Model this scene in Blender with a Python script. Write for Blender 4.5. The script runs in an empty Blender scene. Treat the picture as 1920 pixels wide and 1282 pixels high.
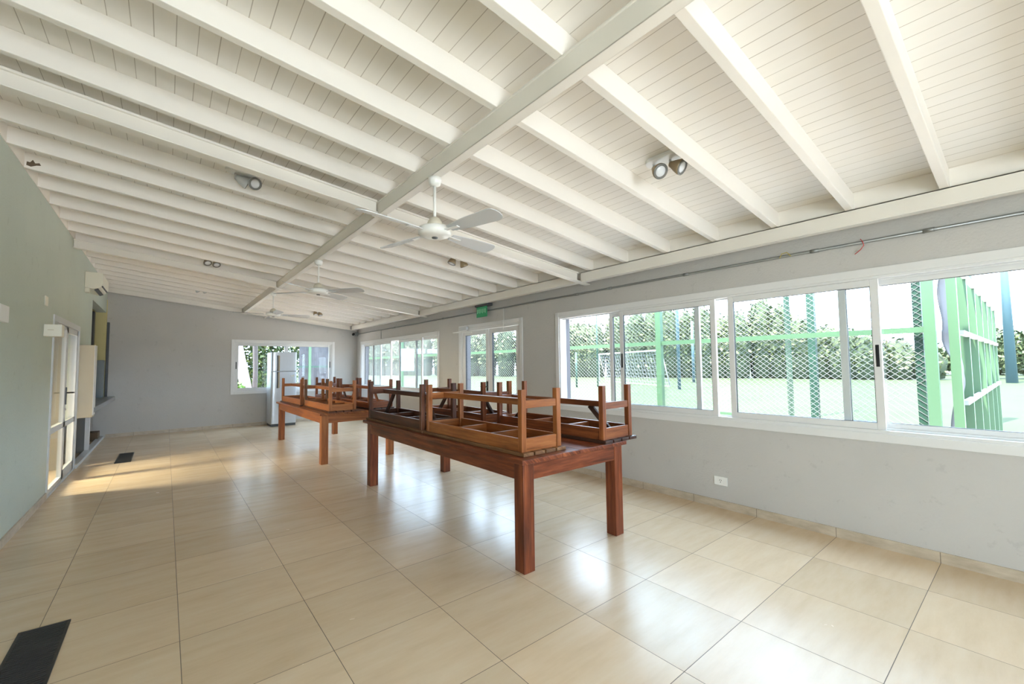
import bpy, bmesh, math, random
from mathutils import Vector, Matrix
random.seed(7)
SC = bpy.context.scene
COL = SC.collection

# ------------------------------------------------------------------ camera, sky, sun, big lights, exposure
CAM_P = (-0.092, -3.498, 1.421)
YAW, PITCH, ROLL, FPX = 0.682, 0.0541, -0.0117, 798.9
def cam_axes():
    cy, sy, cp, sp = math.cos(YAW), math.sin(YAW), math.cos(PITCH), math.sin(PITCH)
    f = Vector((sy*cp, cy*cp, sp)); r = Vector((cy, -sy, 0)); u = r.cross(f)
    cr, sr = math.cos(ROLL), math.sin(ROLL)
    return r*cr + u*sr, -r*sr + u*cr, f
cr_, cu_, cf_ = cam_axes()
cd = bpy.data.cameras.new('camera'); cd.sensor_width = 36.0; cd.lens = FPX/1920*36.0
cd.clip_start = 0.05; cd.clip_end = 400
cam = bpy.data.objects.new('camera', cd); COL.objects.link(cam)
m = Matrix.Identity(4)
for i in range(3):
    m[i][0], m[i][1], m[i][2], m[i][3] = cr_[i], cu_[i], -cf_[i], CAM_P[i]
cam.matrix_world = m
SC.camera = cam

w = bpy.data.worlds.new('sky'); SC.world = w; w.use_nodes = True
bg = w.node_tree.nodes['Background']
bg.inputs[0].default_value = (0.60, 0.78, 1.0, 1); bg.inputs[1].default_value = 7.6

def light(name, kind, loc, energy, color=(1, 1, 1), size=None, rot=None):
    l = bpy.data.lights.new(name, kind); l.energy = energy; l.color = color
    if kind == 'AREA':
        l.shape = 'RECTANGLE'; l.size, l.size_y = size
    o = bpy.data.objects.new(name, l); COL.objects.link(o); o.location = loc
    if rot: o.rotation_euler = rot
    return o
s = light('sun', 'SUN', (0, 0, 20), 16.0, (1.0, 0.92, 0.82))
s.data.angle = 0.01
s.rotation_euler = Vector((0.38, -0.06, -0.92)).to_track_quat('-Z', 'Y').to_euler()
# fill lamp added outside the made-up rear glazing to brighten the room
light('rear_fill', 'AREA', (0.2, -7.45, 1.1), 160, (0.82, 0.91, 1.0), (1.6, 2.0), (math.radians(90), 0, 0))
# daylight reaching the hallway behind the left hand glass door
light('daylight_hall', 'AREA', (-3.62, 4.30, 1.35), 40, (1.0, 0.86, 0.58), (0.65, 1.5), (math.radians(68), 0, math.radians(-90))).data.spread = math.radians(60)

vs = SC.view_settings
vs.view_transform = 'Standard'; vs.look = 'None'; vs.gamma = 1.0; vs.use_curve_mapping = False
vs.exposure = 0.96
cy_ = SC.cycles
cy_.use_denoising = True
cy_.max_bounces = 14; cy_.diffuse_bounces = 8; cy_.glossy_bounces = 5; cy_.transmission_bounces = 8
cy_.transparent_max_bounces = 24
cy_.sample_clamp_indirect = 8.0
cy_.caustics_reflective = False; cy_.caustics_refractive = False

# ------------------------------------------------------------------ materials
def nt_new(name):
    mt = bpy.data.materials.new(name); mt.use_nodes = True
    n = mt.node_tree; b = n.nodes['Principled BSDF']
    return mt, n, b
def N(n, t, **kw):
    x = n.nodes.new(t)
    for k, v in kw.items(): setattr(x, k, v)
    return x
def mathn(n, op, a, b=None, c=None):
    x = n.nodes.new('ShaderNodeMath'); x.operation = op
    for i, v in enumerate((a, b, c)):
        if v is None: continue
        if isinstance(v, (int, float)): x.inputs[i].default_value = v
        else: n.links.new(v, x.inputs[i])
    return x.outputs[0]
def mix(n, fac, a, b):
    x = n.nodes.new('ShaderNodeMix'); x.data_type = 'RGBA'
    for s_, v in ((x.inputs[0], fac), (x.inputs[6], a), (x.inputs[7], b)):
        if isinstance(v, (int, float)): s_.default_value = v
        elif isinstance(v, tuple): s_.default_value = v if len(v) == 4 else v + (1,)
        else: n.links.new(v, s_)
    return x.outputs[2]
def noise(n, vec, scale, detail=4, rough=0.55):
    x = n.nodes.new('ShaderNodeTexNoise'); x.inputs['Scale'].default_value = scale
    x.inputs['Detail'].default_value = detail; x.inputs['Roughness'].default_value = rough
    if vec is not None: n.links.new(vec, x.inputs['Vector'])
    return x.outputs['Fac']
def ramp(n, fac, stops):
    x = n.nodes.new('ShaderNodeValToRGB'); e = x.color_ramp.elements
    while len(e) < len(stops): e.new(0.5)
    for el, (p, c) in zip(e, stops):
        el.position = p; el.color = c if len(c) == 4 else tuple(c) + (1,)
    n.links.new(fac, x.inputs[0]); return x.outputs[0]
def bump(n, b, h, strength, dist=0.01):
    x = n.nodes.new('ShaderNodeBump'); x.inputs['Strength'].default_value = strength
    x.inputs['Distance'].default_value = dist
    n.links.new(h, x.inputs['Height']); n.links.new(x.outputs[0], b.inputs['Normal'])
def scaled(n, vec, sc):
    x = n.nodes.new('ShaderNodeMapping'); x.inputs['Scale'].default_value = sc
    n.links.new(vec, x.inputs['Vector']); return x.outputs[0]
def pos(n): return n.nodes.new('ShaderNodeNewGeometry').outputs['Position']

def plain(name, col, rough=0.5, metal=0.0, spec=0.5, var=0.0, vs_=6.0):
    mt, n, b = nt_new(name)
    b.inputs['Roughness'].default_value = rough; b.inputs['Metallic'].default_value = metal
    b.inputs['Specular IOR Level'].default_value = spec
    if var:
        f = noise(n, pos(n), vs_)
        lo = tuple(max(0, c*(1-var)) for c in col); hi = tuple(min(1, c*(1+var)) for c in col)
        n.links.new(mix(n, f, lo, hi), b.inputs['Base Color'])
    else:
        b.inputs['Base Color'].default_value = tuple(col) + (1,)
    return mt

def plaster(name, col, rough=0.85):
    mt, n, b = nt_new(name); p = pos(n)
    f1 = noise(n, p, 1.3, 5); f2 = noise(n, p, 60, 3); f3 = noise(n, p, 9, 6, 0.7)
    c = mix(n, f1, tuple(v*0.93 for v in col), tuple(v*1.07 for v in col))
    spots = ramp(n, f3, [(0.0, (0.80, 0.80, 0.80)), (0.33, (0.86, 0.86, 0.86)), (0.40, (1, 1, 1))])
    mm = n.nodes.new('ShaderNodeMix'); mm.data_type = 'RGBA'; mm.blend_type = 'MULTIPLY'; mm.inputs[0].default_value = 0.6
    n.links.new(c, mm.inputs[6]); n.links.new(spots, mm.inputs[7])
    n.links.new(mm.outputs[2], b.inputs['Base Color'])
    b.inputs['Roughness'].default_value = rough; b.inputs['Specular IOR Level'].default_value = 0.2
    bump(n, b, f2, 0.35, 0.006)
    return mt

def tile_floor():
    mt, n, b = nt_new('beige_floor_tile'); p = pos(n)
    sx = n.nodes.new('ShaderNodeSeparateXYZ'); n.links.new(p, sx.inputs[0])
    x, y = sx.outputs[0], sx.outputs[1]
    def cell(v):
        q = mathn(n, 'DIVIDE', v, 0.6)
        fl = mathn(n, 'FLOOR', q); fr = mathn(n, 'SUBTRACT', q, fl)
        d = mathn(n, 'ABSOLUTE', mathn(n, 'SUBTRACT', fr, 0.5))
        return fl, mathn(n, 'MULTIPLY', mathn(n, 'SUBTRACT', 0.5, d), 0.6)
    fx, dx = cell(x); fy, dy = cell(y)
    wv = N(n, 'ShaderNodeTexWhiteNoise', noise_dimensions='2D')
    cmb = n.nodes.new('ShaderNodeCombineXYZ'); n.links.new(fx, cmb.inputs[0]); n.links.new(fy, cmb.inputs[1])
    n.links.new(cmb.outputs[0], wv.inputs['Vector'])
    off = n.nodes.new('ShaderNodeVectorMath'); off.operation = 'MULTIPLY_ADD'
    n.links.new(wv.outputs['Color'], off.inputs[0]); off.inputs[1].default_value = (7.3, 11.1, 5.7); n.links.new(p, off.inputs[2])
    st = noise(n, scaled(n, off.outputs[0], (1.5, 7.0, 1)), 1.6, 7, 0.62)
    cl = noise(n, off.outputs[0], 3.5, 5, 0.6)
    base = ramp(n, st, [(0.15, (0.57, 0.42, 0.265)), (0.5, (0.67, 0.52, 0.355)), (0.95, (0.74, 0.63, 0.48))])
    base = mix(n, mathn(n, 'MULTIPLY', cl, 0.35), base, (0.66, 0.55, 0.40))
    tint = mix(n, wv.outputs['Value'], (0.93, 0.92, 0.90), (1.05, 1.04, 1.03))
    mm = n.nodes.new('ShaderNodeMix'); mm.data_type = 'RGBA'; mm.blend_type = 'MULTIPLY'; mm.inputs[0].default_value = 1
    n.links.new(base, mm.inputs[6]); n.links.new(tint, mm.inputs[7])
    d = mathn(n, 'MINIMUM', dx, dy)
    g = mathn(n, 'LESS_THAN', d, 0.0016)
    col = mix(n, g, mm.outputs[2], (0.13, 0.10, 0.075))
    n.links.new(col, b.inputs['Base Color'])
    rg = mathn(n, 'ADD', mathn(n, 'MULTIPLY', cl, 0.10), 0.20)
    n.links.new(mathn(n, 'ADD', rg, mathn(n, 'MULTIPLY', g, 0.5)), b.inputs['Roughness'])
    b.inputs['Specular IOR Level'].default_value = 0.62
    h = mathn(n, 'MINIMUM', d, 0.004)
    hh = mathn(n, 'ADD', mathn(n, 'MULTIPLY', h, 60.0), mathn(n, 'MULTIPLY', st, 0.12))
    bump(n, b, hh, 0.25, 0.004)
    return mt

def skirting():
    mt, n, b = nt_new('skirting_tile'); p = pos(n)
    sx = n.nodes.new('ShaderNodeSeparateXYZ'); n.links.new(p, sx.inputs[0])
    g = None
    nrm = n.nodes.new('ShaderNodeNewGeometry').outputs['Normal']
    sn = n.nodes.new('ShaderNodeSeparateXYZ'); n.links.new(nrm, sn.inputs[0])
    ds = []
    for v, ax in ((sx.outputs[0], 1), (sx.outputs[1], 0)):
        q = mathn(n, 'DIVIDE', v, 0.6); fr = mathn(n, 'FRACT', q)
        d = mathn(n, 'ABSOLUTE', mathn(n, 'SUBTRACT', fr, 0.5))
        e = mathn(n, 'GREATER_THAN', d, 0.497)
        ds.append(mathn(n, 'MULTIPLY', e, mathn(n, 'ABSOLUTE', sn.outputs[ax])))
    g = mathn(n, 'MINIMUM', mathn(n, 'ADD', ds[0], ds[1]), 1.0)
    st = noise(n, scaled(n, p, (3, 3, 9)), 2.0, 6, 0.6)
    base = ramp(n, st, [(0.3, (0.40, 0.33, 0.245)), (0.7, (0.58, 0.50, 0.39))])
    n.links.new(mix(n, g, base, (0.14, 0.11, 0.08)), b.inputs['Base Color'])
    b.inputs['Roughness'].default_value = 0.45
    return mt

def board_ceiling():
    mt, n, b = nt_new('white_ceiling_boards'); p = pos(n)
    sx = n.nodes.new('ShaderNodeSeparateXYZ'); n.links.new(p, sx.inputs[0])
    q = mathn(n, 'DIVIDE', sx.outputs[0], 0.0925); fl = mathn(n, 'FLOOR', q); fr = mathn(n, 'SUBTRACT', q, fl)
    d = mathn(n, 'ABSOLUTE', mathn(n, 'SUBTRACT', fr, 0.5))
    wv = N(n, 'ShaderNodeTexWhiteNoise', noise_dimensions='1D'); n.links.new(fl, wv.inputs['W'])
    crk = noise(n, scaled(n, p, (10.8, 0.9, 1)), 1.0, 3)
    wdt = mathn(n, 'MULTIPLY_ADD', crk, 0.034, 0.004)
    line = mathn(n, 'GREATER_THAN', d, mathn(n, 'SUBTRACT', 0.5, wdt))
    f = noise(n, scaled(n, p, (8, 0.8, 1)), 2.0, 5)
    c = mix(n, f, (0.76, 0.735, 0.695), (0.82, 0.795, 0.76))
    c = mix(n, mathn(n, 'MULTIPLY', wv.outputs['Value'], 0.25), c, (0.80, 0.75, 0.66))
    n.links.new(mix(n, mathn(n, 'MULTIPLY', line, 0.72), c, (0.33, 0.29, 0.24)), b.inputs['Base Color'])
    b.inputs['Roughness'].default_value = 0.5; b.inputs['Specular IOR Level'].default_value = 0.3
    bump(n, b, mathn(n, 'SUBTRACT', 1.0, line), 0.3, 0.004)
    return mt

def wood(name, dark, mid, lite, rough=0.38):
    mt, n, b = nt_new(name)
    uv = n.nodes.new('ShaderNodeUVMap').outputs[0]
    g1 = noise(n, scaled(n, uv, (2.2, 34, 1)), 1.0, 8, 0.62)
    g2 = noise(n, scaled(n, uv, (1.3, 7, 1)), 1.0, 4, 0.6)
    g3 = noise(n, scaled(n, uv, (9, 90, 1)), 1.0, 3, 0.6)
    f = mathn(n, 'ADD', mathn(n, 'MULTIPLY', g1, 0.55), mathn(n, 'ADD', mathn(n, 'MULTIPLY', g2, 0.35), mathn(n, 'MULTIPLY', g3, 0.10)))
    c = ramp(n, f, [(0.34, dark), (0.50, mid), (0.66, lite)])
    n.links.new(c, b.inputs['Base Color'])
    n.links.new(mathn(n, 'MULTIPLY_ADD', g1, 0.25, rough-0.1), b.inputs['Roughness'])
    b.inputs['Specular IOR Level'].default_value = 0.32
    bump(n, b, g1, 0.12, 0.003)
    return mt

def glass(name, tint=(0.96, 0.978, 0.98), gloss=0.45):
    mt = bpy.data.materials.new(name); mt.use_nodes = True; n = mt.node_tree; n.nodes.clear()
    out = n.nodes.new('ShaderNodeOutputMaterial')
    t = n.nodes.new('ShaderNodeBsdfTransparent'); t.inputs[0].default_value = tint + (1,)
    g = n.nodes.new('ShaderNodeBsdfGlossy'); g.inputs['Roughness'].default_value = 0.0
    ge = n.nodes.new('ShaderNodeNewGeometry'); dp = n.nodes.new('ShaderNodeVectorMath'); dp.operation = 'DOT_PRODUCT'
    n.links.new(ge.outputs['Normal'], dp.inputs[0]); n.links.new(ge.outputs['Incoming'], dp.inputs[1])
    c_ = mathn(n, 'ABSOLUTE', dp.outputs['Value'])
    f_ = mathn(n, 'MULTIPLY_ADD', mathn(n, 'POWER', mathn(n, 'SUBTRACT', 1.0, c_), 5.0), 0.96*gloss, 0.035)
    mx = n.nodes.new('ShaderNodeMixShader')
    n.links.new(f_, mx.inputs[0])
    n.links.new(t.outputs[0], mx.inputs[1]); n.links.new(g.outputs[0], mx.inputs[2])
    n.links.new(mx.outputs[0], out.inputs[0])
    return mt

def leafy(name, c1, c2, c3):
    mt, n, b = nt_new(name)
    r = n.nodes.new('ShaderNodeNewGeometry').outputs['Random Per Island']
    n.links.new(ramp(n, r, [(0.0, c1), (0.5, c2), (1.0, c3)]), b.inputs['Base Color'])
    b.inputs['Roughness'].default_value = 0.6; b.inputs['Specular IOR Level'].default_value = 0.3
    return mt

M = {}
M['floor'] = tile_floor()
M['skirting'] = skirting()
M['boards'] = board_ceiling()
M['cream'] = plain('cream_painted_wood', (0.79, 0.755, 0.70), 0.45, spec=0.35, var=0.04, vs_=3)
M['cream_steel'] = plain('cream_painted_steel', (0.76, 0.725, 0.66), 0.38, spec=0.4, var=0.04, vs_=2)
M['wall'] = plaster('grey_plaster', (0.51, 0.495, 0.47))
M['wall_green'] = plaster('grey_green_plaster', (0.495, 0.545, 0.485))
M['beige_wall'] = plaster('beige_plaster', (0.55, 0.48, 0.36))
M['alu'] = plain('white_aluminium', (0.70, 0.70, 0.69), 0.32, spec=0.5)
M['alu_grey'] = plain('grey_aluminium', (0.55, 0.57, 0.58), 0.35, spec=0.5)
M['glass'] = glass('window_glass')
M['black'] = plain('black_plastic', (0.012, 0.012, 0.014), 0.4)
M['dark'] = plain('dark_grey_metal', (0.07, 0.075, 0.08), 0.5)
M['white'] = plain('white_plastic', (0.80, 0.80, 0.77), 0.35)
M['ivory'] = plain('ivory_plastic', (0.72, 0.69, 0.58), 0.4)
M['galv'] = plain('galvanised_steel', (0.30, 0.31, 0.30), 0.4, metal=0.6)
M['chrome'] = plain('chrome', (0.7, 0.7, 0.72), 0.15, metal=1.0)
M['silver'] = plain('silver_enamel', (0.50, 0.52, 0.54), 0.28, metal=0.35)
M['fan_blade'] = plain('pale_grey_fan_blade', (0.62, 0.635, 0.65), 0.14, spec=0.7)
M['fan_cup'] = plain('cream_fan_cup', (0.62, 0.57, 0.46), 0.3)
M['bronze'] = plain('bronze_lamp_body', (0.33, 0.25, 0.15), 0.35, metal=0.4)
M['lamp_ring'] = plain('grey_lamp_ring', (0.16, 0.16, 0.15), 0.4, metal=0.3)
M['lens'] = plain('frosted_lens', (0.62, 0.64, 0.66), 0.25)
M['table_wood'] = wood('dark_red_wood', (0.030, 0.009, 0.006), (0.155, 0.038, 0.015), (0.32, 0.095, 0.034), 0.34)
M['table_wood_b'] = wood('worn_orange_wood', (0.085, 0.026, 0.010), (0.24, 0.073, 0.020), (0.38, 0.140, 0.042), 0.4)
M['bench_orange'] = wood('orange_brown_wood', (0.12, 0.036, 0.010), (0.30, 0.098, 0.026), (0.43, 0.165, 0.050), 0.36)
M['bench_red'] = wood('red_brown_wood', (0.055, 0.016, 0.008), (0.19, 0.055, 0.018), (0.32, 0.110, 0.036), 0.34)
M['bench_dark'] = wood('dark_brown_wood', (0.022, 0.009, 0.006), (0.085, 0.028, 0.013), (0.18, 0.066, 0.028), 0.36)
M['brace_dark'] = wood('blackish_brown_wood', (0.016, 0.008, 0.007), (0.045, 0.020, 0.013), (0.095, 0.042, 0.025), 0.4)
M['bench_weathered'] = wood('weathered_brown_wood', (0.06, 0.026, 0.012), (0.19, 0.090, 0.038), (0.31, 0.165, 0.075), 0.45)
M['exit_green'] = plain('green_acrylic', (0.02, 0.30, 0.12), 0.2)
M['exit_light'] = plain('pale_green_letters', (0.25, 0.62, 0.40), 0.3)
M['red'] = plain('red_wire', (0.62, 0.06, 0.05), 0.5)
M['yellow'] = plain('yellow_wire', (0.55, 0.42, 0.05), 0.5)
M['brown'] = plain('brown_cardboard', (0.11, 0.075, 0.045), 0.8)
M['counter'] = plain('grey_stone_counter', (0.24, 0.25, 0.26), 0.3, var=0.2, vs_=30)
M['cabinet'] = plain('beige_laminate', (0.56, 0.50, 0.38), 0.5, var=0.05, vs_=4)
M['shutter'] = plain('blue_grey_metal', (0.20, 0.235, 0.25), 0.4)
M['counter_panel'] = plain('grey_panel', (0.27, 0.275, 0.27), 0.6)
M['reveal'] = plain('reveal_shade_grey', (0.105, 0.102, 0.110), 0.8)  # shade of the outer reveals put into a dark liner colour
M['grate'] = plain('grate_metal', (0.045, 0.042, 0.038), 0.55, metal=0.3)
M['fence_green'] = plain('light_green_paint', (0.064, 0.130, 0.068), 0.45)
M['fence_dark'] = plain('dark_green_paint', (0.012, 0.052, 0.030), 0.5)
M['pole_blue'] = plain('pale_blue_green_paint', (0.055, 0.10, 0.115), 0.5)
M['wire'] = plain('galvanised_wire', (0.15, 0.155, 0.155), 0.5)
M['goal'] = plain('white_paint', (0.34, 0.34, 0.34), 0.5)
M['netting'] = plain('white_netting', (0.070, 0.070, 0.078), 0.8, var=0.5, vs_=5)
M['grass'] = plain('pale_turf', (0.042, 0.054, 0.028), 0.9, spec=0.1, var=0.25, vs_=0.6)
M['paving'] = plain('pale_concrete', (0.54, 0.465, 0.41), 0.9, spec=0.1, var=0.08, vs_=1.5)
M['hedge'] = leafy('hedge_leaves', (0.034, 0.050, 0.020), (0.066, 0.088, 0.034), (0.12, 0.135, 0.060))
M['tree'] = leafy('tree_leaves', (0.012, 0.028, 0.010), (0.040, 0.075, 0.018), (0.13, 0.16, 0.05))
M['bright'] = leafy('bright_leaves', (0.02, 0.07, 0.004), (0.05, 0.14, 0.010), (0.11, 0.20, 0.02))
M['trunk_pale'] = plain('pale_bark', (0.22, 0.19, 0.185), 0.8, var=0.15, vs_=6)
M['trunk_dark'] = plain('grey_bark', (0.06, 0.052, 0.05), 0.9, var=0.3, vs_=8)

# ------------------------------------------------------------------ mesh helpers
class MB:
    """collects boxes, tubes and lathes for ONE mesh object"""
    def __init__(self):
        self.bm = bmesh.new(); self.uv = self.bm.loops.layers.uv.new('UVMap')
    def box(self, lo, hi, rot=None, at=None):
        lo = Vector(lo); hi = Vector(hi); c = (lo+hi)/2; h = (hi-lo)/2
        return self.obox(c, h, rot)
    def obox(self, c, h, rot=None):
        c = Vector(c); h = Vector((abs(h[0]), abs(h[1]), abs(h[2])))
        R = rot.to_3x3() if rot is not None else Matrix.Identity(3)
        L = [Vector((sx*h[0], sy*h[1], sz*h[2])) for sx in (-1, 1) for sy in (-1, 1) for sz in (-1, 1)]
        v = [self.bm.verts.new(c + R @ p) for p in L]
        a = max(range(3), key=lambda i: h[i]); ou, ov = random.uniform(0, 9), random.uniform(0, 9)
        o1, o2 = [i for i in range(3) if i != a]
        for q in ((0, 1, 3, 2), (4, 6, 7, 5), (0, 4, 5, 1), (2, 3, 7, 6), (0, 2, 6, 4), (1, 5, 7, 3)):
            f = self.bm.faces.new([v[i] for i in q])
            for lp, i in zip(f.loops, q):
                p = L[i]; lp[self.uv].uv = (p[a]+ou, p[o1]+p[o2]*1.0+ov)
        return self
    def bar(self, a, b, wx, wy, up=(0, 0, 1)):
        """rectangular bar from a to b, wx across, wy along the up side"""
        a = Vector(a); b = Vector(b); d = (b-a); L = d.length; d.normalize()
        u = Vector(up); s_ = d.cross(u); s_.normalize(); u = s_.cross(d)
        R = Matrix((s_, d, u)).transposed()
        return self.obox((a+b)/2, (wx/2, L/2, wy/2), R)
    def tube(self, pts, r, seg=10, caps=True):
        pts = [Vector(p) for p in pts]; rs = r if isinstance(r, (list, tuple)) else [r]*len(pts)
        rings = []
        for i, p in enumerate(pts):
            d = (pts[min(i+1, len(pts)-1)] - pts[max(i-1, 0)]).normalized()
            ref = Vector((0, 0, 1)) if abs(d.z) < 0.9 else Vector((1, 0, 0))
            s_ = d.cross(ref).normalized(); u = s_.cross(d)
            rings.append([self.bm.verts.new(p + (s_*math.cos(2*math.pi*k/seg) + u*math.sin(2*math.pi*k/seg))*rs[i]) for k in range(seg)])
        for A, B in zip(rings, rings[1:]):
            for k in range(seg):
                f = self.bm.faces.new((A[k], A[(k+1) % seg], B[(k+1) % seg], B[k])); f.smooth = True
        if caps:
            self.bm.faces.new(rings[0][::-1]); self.bm.faces.new(rings[-1])
        return self
    def lathe(self, prof, c=(0, 0, 0), seg=28, mat=None):
        c = Vector(c); R = mat.to_3x3() if mat is not None else Matrix.Identity(3)
        rings = []
        for (r, z) in prof:
            if r < 1e-6: rings.append([self.bm.verts.new(c + R @ Vector((0, 0, z)))])
            else: rings.append([self.bm.verts.new(c + R @ Vector((r*math.cos(2*math.pi*k/seg), r*math.sin(2*math.pi*k/seg), z))) for k in range(seg)])
        for A, B in zip(rings, rings[1:]):
            for k in range(seg):
                if len(A) == 1 and len(B) == 1: continue
                if len(A) == 1: q = (A[0], B[k], B[(k+1) % seg])
                elif len(B) == 1: q = (A[k], A[(k+1) % seg], B[0])
                else: q = (A[k], A[(k+1) % seg], B[(k+1) % seg], B[k])
                f = self.bm.faces.new(q); f.smooth = True
        return self
    def poly(self, pts2, lo, hi, axis='z', mat=None):
        """extrude a 2D outline between lo and hi along local z, then place by mat"""
        Mx = mat if mat is not None else Matrix.Identity(4)
        A = [self.bm.verts.new(Mx @ Vector((p[0], p[1], lo))) for p in pts2]
        B = [self.bm.verts.new(Mx @ Vector((p[0], p[1], hi))) for p in pts2]
        n = len(pts2)
        self.bm.faces.new(A[::-1]); self.bm.faces.new(B)
        for k in range(n): self.bm.faces.new((A[k], A[(k+1) % n], B[(k+1) % n], B[k]))
        return self
    def sheet(self, fn, nu, nv):
        g = [[self.bm.verts.new(fn(i/nu, j/nv)) for j in range(nv+1)] for i in range(nu+1)]
        for i in range(nu):
            for j in range(nv):
                f = self.bm.faces.new((g[i][j], g[i+1][j], g[i+1][j+1], g[i][j+1])); f.smooth = True
        return self
    def build(self, name, mat, parent=None, bev=0.0, seg=2, world=False):
        bmesh.ops.recalc_face_normals(self.bm, faces=self.bm.faces)
        me = bpy.data.meshes.new(name); self.bm.to_mesh(me); self.bm.free()
        me.materials.append(mat)
        o = bpy.data.objects.new(name, me); COL.objects.link(o)
        if world and parent is not None:
            off = Vector((0, 0, 0)); q = parent
            while q is not None: off = off + q.location; q = q.parent
            for v in me.vertices: v.co -= off
        if parent is not None: o.parent = parent
        if bev:
            b = o.modifiers.new('bevel', 'BEVEL'); b.width = bev; b.segments = seg; b.limit_method = 'ANGLE'; b.angle_limit = 0.6
        return o

def tag(o, label, cat, group=None, kind=None):
    o['label'] = label; o['category'] = cat
    if group: o['group'] = group
    if kind: o['kind'] = kind
    return o
def thing(name, label, cat, loc=(0, 0, 0), rotz=0.0, group=None):
    o = bpy.data.objects.new(name, None); COL.objects.link(o); o.empty_display_size = 0.1
    o.location = loc; o.rotation_euler = (0, 0, rotz)
    return tag(o, label, cat, group)
def empty_struct(name, loc=(0, 0, 0)):
    o = bpy.data.objects.new(name, None); COL.objects.link(o); o.location = loc; o['kind'] = 'structure'; o.empty_display_size = 0.1
    return o
def struct(name, mb, mat, bev=0.0):
    o = mb.build(name, mat, None, bev); o['kind'] = 'structure'; return o
def kids(o): return [c for c in COL.objects if c.parent is o]
def copy_tree(o, parent=None):
    c = o.copy(); COL.objects.link(c)
    if parent is not None: c.parent = parent
    for ch in kids(o): copy_tree(ch, c)
    return c

# ------------------------------------------------------------------ room
XL, XR, YB, YF = -1.09, 4.17, -7.2, 8.86
SL = 0.117
def zr(x): return 3.045 - SL*x          # underside of the rafters (top of the steel beams)
def zb(x): return 2.925 - SL*x          # underside of the steel beams
def zc(x): return zr(x) + 0.135         # face of the ceiling boards

struct('floor', MB().box((-3.75, YB-0.2, -0.12), (XR+0.22, YF+0.2, 0.0)), M['floor'])

def wall_right():
    b = MB(); x0, x1 = XR, XR+0.20; top = 2.80
    holes = [(-3.63, 0.70, 0.87, 2.08), (1.54, 3.25, 0.0, 2.09), (4.13, 8.46, 0.87, 2.06)]
    y = YB-0.2
    for (a, c, z0, z1) in holes:
        b.box((x0, y, 0), (x1, a, top))
        if z0 > 0: b.box((x0, a, 0), (x1, c, z0))
        b.box((x0, a, z1), (x1, c, top)); y = c
    b.box((x0, y, 0), (x1, YF+0.2, top))
    return b
struct('wall_right', wall_right(), M['wall'])
def wall_far():
    b = MB(); y0, y1 = YF, YF+0.20
    b.box((-3.75, y0, 0), (1.20, y1, 3.4)); b.box((3.49, y0, 0), (XR, y1, 3.4))
    b.box((1.20, y0, 0), (3.49, y1, 0.85)); b.box((1.20, y0, 2.06), (3.49, y1, 3.4))
    return b
struct('wall_far', wall_far(), M['wall'])
def wall_left():
    b = MB(); x0, x1 = XL-0.15, XL; top = zr(XL)
    b.box((x0, YB-0.2, 0), (x1, 3.46, top))
    b.box((x0, 3.46, 2.055), (x1, 5.34, top))
    b.box((x0, 5.34, 0.70), (x1, 6.62, top))
    b.box((x0, 6.62, 2.62), (x1, YF, top))
    return b
struct('wall_left', wall_left(), M['wall_green'])
def wall_back():
    b = MB(); y0, y1 = YB-0.2, YB
    b.box((XL, y0, 0), (-0.65, y1, 3.4)); b.box((1.05, y0, 0), (XR, y1, 3.4))
    b.box((-0.65, y0, 0), (1.05, y1, 0.05)); b.box((-0.65, y0, 2.1), (1.05, y1, 3.4))
    return b
struct('wall_back', wall_back(), M['wall'])
# hallway and kitchen behind the left wall
b = MB(); b.box((-3.75, 2.2, 0), (-3.6, 4.0, 2.9)); b.box((-3.75, 4.6, 0), (-3.6, YF, 2.9)); b.box((-3.75, 4.0, 2.2), (-3.6, 4.6, 2.9))
b.box((-3.6, 2.05, 0), (XL-0.15, 2.2, 2.9)); b.box((-3.75, 2.05, 2.9), (XL-0.15, YF, 3.05))
struct('wall_hall', b, M['beige_wall'])
struct('wall_kitchen', MB().box((-3.6, 8.80, 0.86), (-1.081, YF-0.001, 2.9)), plaster('yellowed_plaster', (0.60, 0.53, 0.27)))
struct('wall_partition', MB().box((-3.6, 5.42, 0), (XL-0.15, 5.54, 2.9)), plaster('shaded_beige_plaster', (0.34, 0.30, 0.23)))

# ceiling: boards, rafters, blocking, steel beams
ceil_ = empty_struct('ceiling', (1.5, 1.0, 3.0))
def slope_box(b, x0, x1, y0, y1, base, lo, hi):
    """box following the roof slope: base(x)+lo .. base(x)+hi"""
    v = [b.bm.verts.new((x, y, base(x)+dz)) for x in (x0, x1) for y in (y0, y1) for dz in (lo, hi)]
    for q in ((0, 1, 3, 2), (4, 6, 7, 5), (0, 4, 5, 1), (2, 3, 7, 6), (0, 2, 6, 4), (1, 5, 7, 3)): b.bm.faces.new([v[i] for i in q])
    return b
slope_box(MB(), XL-0.16, XR+0.22, YB-0.2, YF+0.2, zc, 0.0, 0.06).build('boards', M['boards'], ceil_, world=True)
RY = []
y = -3.157
while y > YB+0.1: y -= 0.517
y += 0.517
ys = [y]
for k in range(40):
    ys.append(ys[-1]+0.517)
ys = [q for q in ys if q < -0.3] + [-0.055, 0.45, 0.955, 1.425, 1.945, 2.445, 2.975, 3.525, 4.075] + [4.60+0.02] + [5.12+0.512*k for k in range(7)] + [8.755]
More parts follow.
